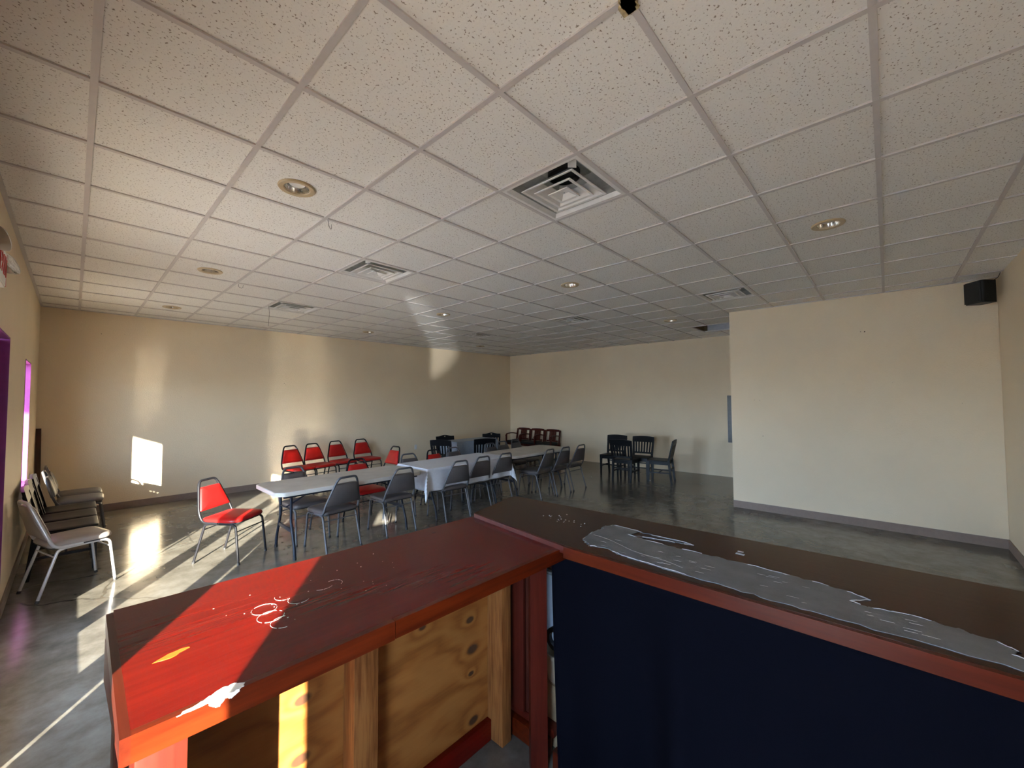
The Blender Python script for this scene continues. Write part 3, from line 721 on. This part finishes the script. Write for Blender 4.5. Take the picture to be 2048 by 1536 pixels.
# ------------------------------------------------------------------ chairs
def leg_part(name, pts, rad, mat, root, foot=True):
    l = obj('leg', tube(pts, rad, 10), mat, root)
    return l
def make_banquet(name, pad, metal, label, silver=False):
    t = thing(name, label, 'chair')
    zs = .425
    ol = round_outline([(-.205, -.185), (.205, -.185), (.225, .235), (-.225, .235)], [.05, .05, .11, .11], 7)
    obj('seat', cushion(ol, [(.94, zs - .004), (.99, zs + .002), (1.0, zs + .014), (.985, zs + .028), (.93, zs + .039), (.75, zs + .048), (.4, zs + .053), (.05, zs + .054)]), pad, t)
    obj('seat_base', cushion(ol, [(.90, zs - .014), (.96, zs - .012), (.96, zs - .002), (.9, zs - .001)]), 'black_pad', t)
    r = .0115
    for s in (-1, 1):
        x = s * .195
        rear = fillet([(s * .205, -.250, 0), (s * .197, -.135, .395), (x, -.09, zs - .018), (x, .02, zs - .018)], [.05, .04])
        front = fillet([(s * .200, .250, 0), (x, .205, .385), (x, .165, zs - .018), (x, .01, zs - .018)], [.05, .05])
        for pts in (rear, front):
            lg = obj('leg', tube(pts, r), metal, t)
            ft = tube([(pts[0].x, pts[0].y, 0), tuple(Vector(pts[0]).lerp(pts[1], .06))], r + .003); obj('foot_cap', ft, 'foot', lg)
    # back hoop
    def bp(z): return -.192 - (z - .50) * .31
    half = [(.206, .02, zs - .006), (.206, -.155, zs - .004), (.205, bp(.52), .52), (.128, bp(.775), .775), (.098, bp(.830), .828)]
    left = [(-p[0], p[1], p[2]) for p in half]
    pts = fillet(left + list(reversed(half)), [.06, .08, .05, .055, .055, .05, .08, .06][:8], 6)
    obj('back_frame', tube(pts, .0125, 10), metal, t)
    # back pad in the back plane
    z0, z1 = (.520, .765) if not silver else (.50, .805)
    zm = (z0 + z1) / 2
    def hw(z): return .205 - (z - .52) / .255 * .077
    ol = round_outline([(-hw(z0) + .006, z0 - zm), (hw(z0) - .006, z0 - zm), (hw(z1) - .006, z1 - zm), (-hw(z1) + .006, z1 - zm)], [.012, .012, .02, .02] if not silver else [.012, .012, .06, .06], 4)
    ang = math.atan(.31)
    mt = Matrix.Translation((0, bp(zm), zm)) @ Matrix.Rotation(ang, 4, 'X') @ Matrix.Rotation(PI / 2, 4, 'X') 
    # local z of the pad points backwards (-y); front bulges forwards
    obj('backrest', cushion(ol, [(.97, .016), (1.0, .012), (1.0, -.010), (.97, -.020), (.85, -.030), (.5, -.036), (.06, -.037)], mt), pad, t)
    for zz, yy in ((.345, -.152), (.33, .212)):
        obj('stretcher', tube([(-.196, yy, zz), (.196, yy, zz)], .006, 8), metal, t)
    obj('cross_bar', tube([(-.195, -.10, zs - .02), (.195, -.10, zs - .02)], .007, 8), metal, t)
    if True:
        obj('cross_bar', tube([(-.195, .15, zs - .02), (.195, .15, zs - .02)], .007, 8), metal, t)
    return t
def crest_poly(w, h0, h1, arch, hole=False):
    n = 16; top = []
    for k in range(n + 1):
        u = -1 + 2 * k / n
        if arch == 'bow': z = h1 - (h1 - h0) * .30 * u * u
        else: z = h0 + (h1 - h0) * (.45 + .55 * (math.cos(min(1, abs(u) / .75) * PI) * .5 + .5)) 
        top.append((u * w, z))
    return [(-w, h0 - .075), (w, h0 - .075)] + list(reversed(top))
def make_wood(name, mat, label, arch='bow', H=.86, nslat=6):
    t = thing(name, label, 'chair')
    W, ZS = .215, .445
    ol = round_outline([(-.205, -.20), (.205, -.20), (.225, .22), (-.225, .22)], .03, 4)
    obj('seat', cushion(ol, [(.96, ZS - .022), (1, ZS - .016), (1, ZS - .004), (.97, ZS), (.6, ZS - .003), (.2, ZS - .004)]), mat, t)
    ap = B()
    for s in (-1, 1): add_box(ap, s * .19 - .009, s * .19 + .009, -.17, .19, ZS - .085, ZS - .023)
    add_box(ap, -.19, .19, .180, .198, ZS - .085, ZS - .023); add_box(ap, -.19, .19, -.188, -.17, ZS - .085, ZS - .023)
    obj('apron', ap, mat, t)
    topy = -.205 - (H - ZS) * .20
    for s in (-1, 1):
        bm = B(); add_bar(bm, (s * .195, .195, 0), (s * .195, .190, ZS - .022), .030, .030, (0, 1, 0), .044, .044); obj('leg', bm, mat, t)
        bm = B(); add_bar(bm, (s * .190, -.245, 0), (s * .195, -.195, ZS), .032, .036, (0, 1, 0), .040, .044); obj('leg', bm, mat, t)
        bm = B(); add_bar(bm, (s * .195, -.195, ZS), (s * W, topy + .012, H - .06), .040, .034, (0, 1, 0), .042, .026); obj('back_post', bm, mat, t)
        obj('stretcher', add_bar(B(), (s * .192, -.225, .20), (s * .195, .193, .20), .018, .024, (0, 0, 1)), mat, t)
    obj('stretcher', add_bar(B(), (-.192, .0, .20), (.192, .0, .20), .018, .022, (0, 0, 1)), mat, t)
    obj('stretcher', add_bar(B(), (-.19, -.222, .27), (.19, -.222, .27), .018, .022, (0, 0, 1)), mat, t)
    ang = math.atan(.20)
    def yb(z): return -.205 - (z - ZS) * .20
    # crest rail
    z0 = H - .055
    P = crest_poly(W + .02, z0, H, arch)
    bm = B()
    outer = [bm.verts.new((p[0], 0, p[1])) for p in P]
    es = [bm.edges.new((outer[k], outer[(k + 1) % len(outer)])) for k in range(len(outer))]
    if arch != 'bow':
        hp = [(-.028, H - .028), (0, H - .024), (.028, H - .028), (.010, H - .042), (0, H - .062), (-.010, H - .042)]
        inn = [bm.verts.new((p[0], 0, p[1])) for p in hp]; es += [bm.edges.new((inn[k], inn[(k + 1) % len(inn)])) for k in range(len(inn))]
    res = bmesh.ops.triangle_fill(bm, use_beauty=True, edges=es)
    fs = [g for g in res['geom'] if isinstance(g, bmesh.types.BMFace)]
    ex = bmesh.ops.extrude_face_region(bm, geom=fs)
    for g in ex['geom']:
        if isinstance(g, bmesh.types.BMVert): g.co.y += .022
    for q in bm.verts: q.co.y += yb(q.co.z) - .011 + .012 * (1 - (q.co.x / W) ** 2) * -1
    obj('crest_rail', bm, mat, t, 30)
    zl = ZS + .055
    obj('lower_rail', add_bar(B(), (-W + .02, yb(zl), zl), (W - .02, yb(zl), zl), .020, .035, (0, 0, 1)), mat, t)
    for k in range(nslat):
        x = (-1 + 2 * (k + .5) / nslat) * (W - .03)
        zt = H - .115
        obj('slat', add_bar(B(), (x * .92, yb(zl), zl + .01), (x, yb(zt) - .006, zt), .030, .012, (0, 1, 0)), mat, t)
    return t
def make_armchair(label):
    t = thing('armchair', label, 'chair'); mat = 'maroon'; H, W, ZS = .82, .190, .42
    ol = round_outline([(-.235, -.2), (.235, -.2), (.255, .25), (-.255, .25)], .04, 5)
    obj('seat', cushion(ol, [(.95, ZS - .02), (1, ZS), (1, ZS + .025), (.96, ZS + .045), (.6, ZS + .055), (.1, ZS + .057)]), 'black_pad', t)
    ap = B()
    for s in (-1, 1): add_box(ap, s * .245 - .012, s * .245 + .012, -.2, .24, ZS - .08, ZS - .02)
    add_box(ap, -.245, .245, .215, .24, ZS - .08, ZS - .02); add_box(ap, -.245, .245, -.2, -.175, ZS - .08, ZS - .02); obj('apron', ap, mat, t)
    def yb(z): return -.215 - (z - ZS) * .18
    for s in (-1, 1):
        obj('leg', add_bar(B(), (s * .275, .235, 0), (s * .278, .225, .625), .034, .040, (0, 1, 0)), mat, t)
        bm = B(); add_bar(bm, (s * .25, -.27, 0), (s * .25, yb(ZS), ZS), .036, .044, (0, 1, 0)); add_bar(bm, (s * .25, yb(ZS), ZS), (s * .24, yb(H - .03), H - .03), .040, .036, (0, 1, 0)); obj('leg', bm, mat, t)
        pts = fillet([(s * .278, .245, .60), (s * .278, .20, .655), (s * .276, .0, .672), (s * .262, yb(.63) + .01, .635)], .09, 5)
        bm = B(); rings = []
        for p in pts: rings.append([(p.x - .024, p.y, p.z - .013), (p.x + .024, p.y, p.z - .013), (p.x + .024, p.y, p.z + .013), (p.x - .024, p.y, p.z + .013)])
        loft(bm, rings); obj('arm', bm, mat, t)
    P = crest_poly(W + .025, H - .03, H, 'bow'); bm = B(); P = [(p[0], max(p[1], H - .065)) for p in P]
    a = [bm.verts.new((p[0], yb(p[1]) - .012 * (1 - (p[0] / W) ** 2) - .012, p[1])) for p in P]; c = [bm.verts.new((q.co.x, q.co.y + .026, q.co.z)) for q in a]
    for k in range(len(P)): q = (k + 1) % len(P); bm.faces.new((a[k], a[q], c[q], c[k]))
    bm.faces.new(list(reversed(a))); bm.faces.new(c); obj('crest_rail', bm, mat, t)
    zl = ZS + .07; obj('lower_rail', add_bar(B(), (-W, yb(zl), zl), (W, yb(zl), zl), .024, .04, (0, 0, 1)), mat, t)
    for k in range(5):
        x = (k - 2) * .046; obj('slat', add_bar(B(), (x, yb(zl), zl), (x, yb(H - .06), H - .06), .034, .012, (0, 1, 0)), mat, t)
    return t
def place(proto, used, x, y, deg, label, group):
    if not used[0]:
        used[0] = True; proto.location = (x, y, 0); proto.rotation_euler = (0, 0, R_(deg)); proto['label'] = label; proto['group'] = group; return proto
    return dup(proto, (x, y, 0), R_(deg), label, group)
def face(dx, dy): return math.degrees(math.atan2(-dx, dy))
red = make_banquet('banquet_chair', 'red_vinyl', 'black_metal', ''); ur = [False]
grey = make_banquet('banquet_chair', 'grey_vinyl', 'grey_metal', ''); ug = [False]
taupe = make_banquet('banquet_chair', 'taupe_vinyl', 'silver_metal', '', True); ut = [False]
GR = 'red vinyl banquet chairs'; GG = 'grey vinyl banquet chairs around the long tables'
place(red, ur, -.05, 4.03, face(.61, -.79), 'red vinyl banquet chair standing alone in the sun left of the white tables', GR)
for x, y, r, l in [(1.59, 6.75, 192, 'red banquet chair by the back wall, leftmost of the four'), (2.01, 6.83, 190, 'red banquet chair by the back wall, second from the left of four'),
                   (2.51, 6.97, 186, 'red banquet chair by the back wall with light patches on its seat, third of four'), (3.04, 6.95, 183, 'darkest red banquet chair by the back wall, rightmost of the four')]:
    place(red, ur, x, y, r, l, GR)
place(red, ur, 1.55, 4.16, 178, 'red banquet chair pushed under the far side of the bare left table', GR)
place(red, ur, 2.50, 5.40, 94, 'red banquet chair turned sideways behind the table with the white cloth', GR)
place(red, ur, 2.95, 4.20, 184, 'red banquet chair behind the white tablecloth, only its top showing', GR)
near = [(.83, 3.53, 6, 'grey banquet chair at the near side, first from the left'), (1.60, 3.545, -1, 'grey banquet chair at the near side, second from the left'),
        (2.47, 3.47, -4, 'grey banquet chair in front of the white tablecloth, left one of three'), (2.96, 3.54, -2, 'grey banquet chair in front of the white tablecloth, middle one of three'),
        (3.46, 3.55, -2, 'grey banquet chair in front of the white tablecloth, right one of three'), (4.28, 3.32, 4, 'grey banquet chair on the near side of the far table, left one of three'),
        (4.73, 3.30, 0, 'grey banquet chair on the near side of the far table, middle one of three'), (5.23, 3.30, 0, 'grey banquet chair on the near side of the far table, rightmost of all')]
for x, y, r, l in near: place(grey, ug, x, y, r, l, GG)
far = [(.71, 4.09, 186, 'grey banquet chair on the far side of the bare left table, at its left end'), (2.36, 4.08, 178, 'grey banquet chair behind the left end of the white tablecloth'),
       (3.36, 4.22, 178, 'grey banquet chair behind the white tablecloth in front of a black slat chair'), (4.27, 4.20, 178, 'grey banquet chair behind the far table, left one of three'),
       (4.70, 4.28, 180, 'grey banquet chair behind the far table, middle one of three'), (5.22, 4.38, 184, 'grey banquet chair behind the far table, right one of three')]
for x, y, r, l in far: place(grey, ug, x, y, r, l, GG)
place(taupe, ut, -1.235, 4.30, -73, 'taupe vinyl chair with silver legs, nearest in the row along the window wall', 'chairs along the window wall')
place(grey, ug, -1.18, 6.36, -92, 'grey banquet chair against the window wall next to the black chairs', 'chairs along the window wall')
place(grey, ug, -1.18, 6.88, -90, 'grey banquet chair against the window wall, farthest in the row', 'chairs along the window wall')
slat = make_wood('slat_back_chair', 'black_wood', ''); us = [False]
GS = 'black wooden slat back chairs'
for x, y, r, l in [(-1.26, 4.92, -90, 'black slat back chair at the window wall beside the taupe chair'), (-1.26, 5.40, -90, 'black slat back chair at the window wall, middle of three'), (-1.25, 5.87, -90, 'black slat back chair at the window wall beside the grey chairs'),
                   (7.03, 3.36, 96, 'black slat back chair of the group of four at right, its left one'), (6.62, 2.83, -84, 'black slat back chair of the right group of four, its back to the camera'),
                   (7.10, 2.74, 100, 'black slat back chair of the right group of four, at the back between the others'), (6.96, 2.24, 12, 'black slat back chair of the right group of four, rightmost and seen from the side'),
                   (4.16, 5.70, -62, 'black slat back chair at the left end of the table in the back corner'), (4.84, 5.33, -28, 'black slat back chair in front of the table in the back corner')]:
    place(slat, us, x, y, r, l, GS)
crest = make_wood('crest_back_chair', 'black_wood', '', 'crest', .82, 5); uc = [False]
place(crest, uc, 4.90, 6.52, 165, 'black chair with notched wavy crest behind the table in the back corner', 'black crest back chairs')
place(crest, uc, 6.02, 6.20, 140, 'black chair with notched wavy crest at the right of the table in the back corner', 'black crest back chairs')
arm = make_armchair(''); ua = [False]
for y, l in [(6.96, 'maroon wooden armchair nearest the room corner'), (6.42, 'maroon wooden armchair in the middle of three at the far wall'), (5.86, 'maroon wooden armchair rightmost of three at the far wall')]:
    place(arm, ua, 7.86, y, 92, l, 'maroon armchairs at the far wall')

# ------------------------------------------------------------------ tables
def make_table(x0, x1, y0, y1, label, H=.74):
    t = thing('folding_table', label, 'table', ((x0 + x1) / 2, (y0 + y1) / 2, 0), 0, 'folding tables in a row')
    hx, hy, c = (x1 - x0) / 2, (y1 - y0) / 2, .075
    ol = round_outline([(-hx + c, -hy), (hx - c, -hy), (hx, -hy + c), (hx, hy - c), (hx - c, hy), (-hx + c, hy), (-hx, hy - c), (-hx, -hy + c)], .02, 3)
    bm = B(); loft(bm, [[(p.x * s, p.y * s, z) for p in ol] for s, z in ((.985, H - .045), (1, H - .042), (1, H - .006), (.992, H), )]); obj('tabletop', bm, 'plastic', t, 35)
    for s in (-1, 1):
        xx = s * (hx - .21)
        for q in (-1, 1):
            pts = fillet([(xx, q * .165, H - .045), (xx, q * .165, .40), (xx, q * .175, .36), (xx, q * .275, .13), (xx, q * .295, 0)], [.05, .06, .08])
            lg = obj('leg', tube(pts, .0145), 'leg_metal', t)
            obj('foot_cap', tube([(xx, q * .295, 0), (xx, q * .293, .03)], .017), 'foot', lg)
        obj('cross_bar', box(xx - .008, xx + .008, -.205, .205, .265, .305, .003), 'leg_metal', t)
        obj('cross_bar', tube([(xx, -.25, H - .06), (xx, .25, H - .06)], .013), 'leg_metal', t)
        bm = B(); add_tube(bm, [(xx, .0, .50), (xx - s * .36, .0, H - .06)], .009, 8); add_tube(bm, [(xx, -.165, .50), (xx, .165, .50)], .008, 8); obj('brace', bm, 'leg_metal', t)
    bm = B()
    for q in (-1, 1): add_box(bm, -hx + .08, hx - .08, q * (hy - .06) - .01, q * (hy - .06) + .01, H - .07, H - .046)
    obj('rail', bm, 'leg_metal', t)
    return t
make_table(.170, 1.945, 3.325, 4.095, 'bare grey white folding table nearest the window wall')
make_table(2.03, 3.63, 3.375, 4.115, 'folding table under the white tablecloth, middle of the row')
make_table(3.70, 5.39, 3.335, 4.130, 'bare beige white folding table at the far right end of the row')
make_table(4.52, 5.74, 5.77, 6.28, 'small folding table under a pale cloth in the back corner')['group'] = 'tables'
def cloth(x0, x1, y0, y1, H, drop, mat, label, dl=None, seed=1, fold=1.0):
    rnd = random.Random(seed); bm = B()
    dl = dl or (drop, drop, drop, drop)  # left, right, front, back
    def axis(a, b_, d0, d1, n, m_):
        return [a - d0 + d0 * k / m_ for k in range(m_)] + [a + (b_ - a) * k / n for k in range(n + 1)] + [b_ + d1 * (k + 1) / m_ for k in range(m_)]
    xs = axis(x0, x1, dl[0], dl[1], 36, 10); yl = axis(y0, y1, dl[2], dl[3], 18, 10)
    G = []
    for y in yl:
        row = []
        for x in xs:
            dx = max(x0 - x, 0) - max(x - x1, 0); dy = max(y0 - y, 0) - max(y - y1, 0)
            cx, cy = min(max(x, x0), x1), min(max(y, y0), y1)
            ax, ay = abs(dx), abs(dy); d = math.hypot(ax, ay)
            if d == 0:
                z = H + .0015 + .0022 * math.sin(x * 9 + y * 4) * math.sin(y * 13) * .5 + .001
                row.append(bm.verts.new((x, y, z))); continue
            ux, uy = (-1 if dx > 0 else 1) * ax / d, (-1 if dy > 0 else 1) * ay / d
            out = .008 + .02 * min(d / .3, 1)
            if ax > 0 and ay > 0: out += .34 * min(ax, ay) + .012 * math.sin(math.atan2(ay, ax) * 9)
            w = fold * min(d / .2, 1)
            if ay > 0 and ax == 0: out += w * .012 * math.sin(x * 17 + 1.5 * math.sin(x * 5 + seed))
            if ax > 0 and ay == 0: out += w * .010 * math.sin(y * 21 + seed)
            row.append(bm.verts.new((cx + ux * out, cy + uy * out, H + .002 - max(d - .01, 0))))
        G.append(row)
    for r in range(len(yl) - 1):
        for k in range(len(xs) - 1): bm.faces.new((G[r][k], G[r][k + 1], G[r + 1][k + 1], G[r + 1][k]))
    o = obj('tablecloth', bm, mat, None, 60); s = o.modifiers.new('thickness', 'SOLIDIFY'); s.thickness = .0015; s.offset = 1
    return tag(o, label, 'tablecloth', 'tablecloths')
cloth(2.03, 3.635, 3.375, 4.115, .742, .31, 'cloth', 'white plastic tablecloth over the middle table with hanging corners', (.30, .30, .31, .30), 3)
cloth(4.52, 5.74, 5.77, 6.28, .742, .4, 'cloth_grey', 'blue grey tablecloth on the table in the back corner', (.30, .20, .42, .16), 5)

# ------------------------------------------------------------------ light
sun = bpy.data.lights.new('sun', 'SUN'); so = bpy.data.objects.new('sun', sun); COL.objects.link(so)
d = Vector((.71, 1.0, -.311)).normalized()
so.rotation_euler = d.to_track_quat('-Z', 'Y').to_euler(); so.location = (-12, -14, 6)
sun.energy = 40; sun.color = (1.0, 0.92, 0.80); sun.angle = R_(0.6)
# sun glint thrown up through the window beside the counter by something bright outside
gl_ = bpy.data.lights.new('sun_glint', 'SPOT'); go = bpy.data.objects.new('sun_glint', gl_); COL.objects.link(go)
go.location = (-5.0, -4.6, 1.10); go.rotation_euler = Vector((.80, 1.0, .170)).to_track_quat('-Z', 'Y').to_euler()
gl_.energy = 3000; gl_.color = (.95, .97, 1.0); gl_.spot_size = R_(8.2); gl_.spot_blend = .55; gl_.shadow_soft_size = .05
w = bpy.data.worlds.new('sky'); sc.world = w; w.use_nodes = True; nt = w.node_tree
bg = nt.nodes['Background']
tc = N(nt, 'ShaderNodeTexCoord'); sp = N(nt, 'ShaderNodeSeparateXYZ'); L(nt, tc.outputs['Generated'], sp.inputs[0])
mr = N(nt, 'ShaderNodeMapRange'); mr.inputs['From Min'].default_value = -1; mr.inputs['From Max'].default_value = 1; L(nt, sp.outputs['Z'], mr.inputs['Value'])
r = ramp(nt, mr.outputs[0], [(0.0, (0.42, 0.39, 0.34)), (0.485, (0.45, 0.43, 0.39)), (0.51, (0.60, 0.77, 1.0)), (0.62, (0.42, 0.64, 1.0)), (1.0, (0.25, 0.42, 0.90))])
L(nt, r.outputs['Color'], bg.inputs['Color']); bg.inputs['Strength'].default_value = 18.0
# portals on the glazing help sample the daylight
for y0, y1, z0, z1 in [(1.30, 3.28, .1, 2.15), (W1[0], W1[1], W1[2], W1[3]), (WC[0], WC[1], WC[2], WC[3])]:
    a = bpy.data.lights.new('daylight_portal', 'AREA'); a.shape = 'RECTANGLE'; a.size = z1 - z0; a.size_y = y1 - y0
    ao = bpy.data.objects.new('daylight_portal', a); COL.objects.link(ao); ao.location = (XG - .02, (y0 + y1) / 2, (z0 + z1) / 2)
    ao.rotation_euler = Vector((1, 0, 0)).to_track_quat('-Z', 'Y').to_euler()
    a.cycles.is_portal = True
    # after track: local x is vertical or along the wall; make it match the opening
    mx = ao.rotation_euler.to_matrix(); 
    if abs((mx @ Vector((1, 0, 0))).z) < .5: a.size, a.size_y = y1 - y0, z1 - z0

sc.view_settings.view_transform = 'Standard'; sc.view_settings.look = 'None'; sc.view_settings.gamma = 1.0
sc.view_settings.use_curve_mapping = False; sc.view_settings.exposure = 0.92
sc.cycles.use_denoising = True; sc.cycles.max_bounces = 14; sc.cycles.diffuse_bounces = 8; sc.cycles.glossy_bounces = 5
sc.cycles.transparent_max_bounces = 16; sc.cycles.sample_clamp_indirect = 60; sc.cycles.blur_glossy = 0.05
sc.cycles.caustics_reflective = True
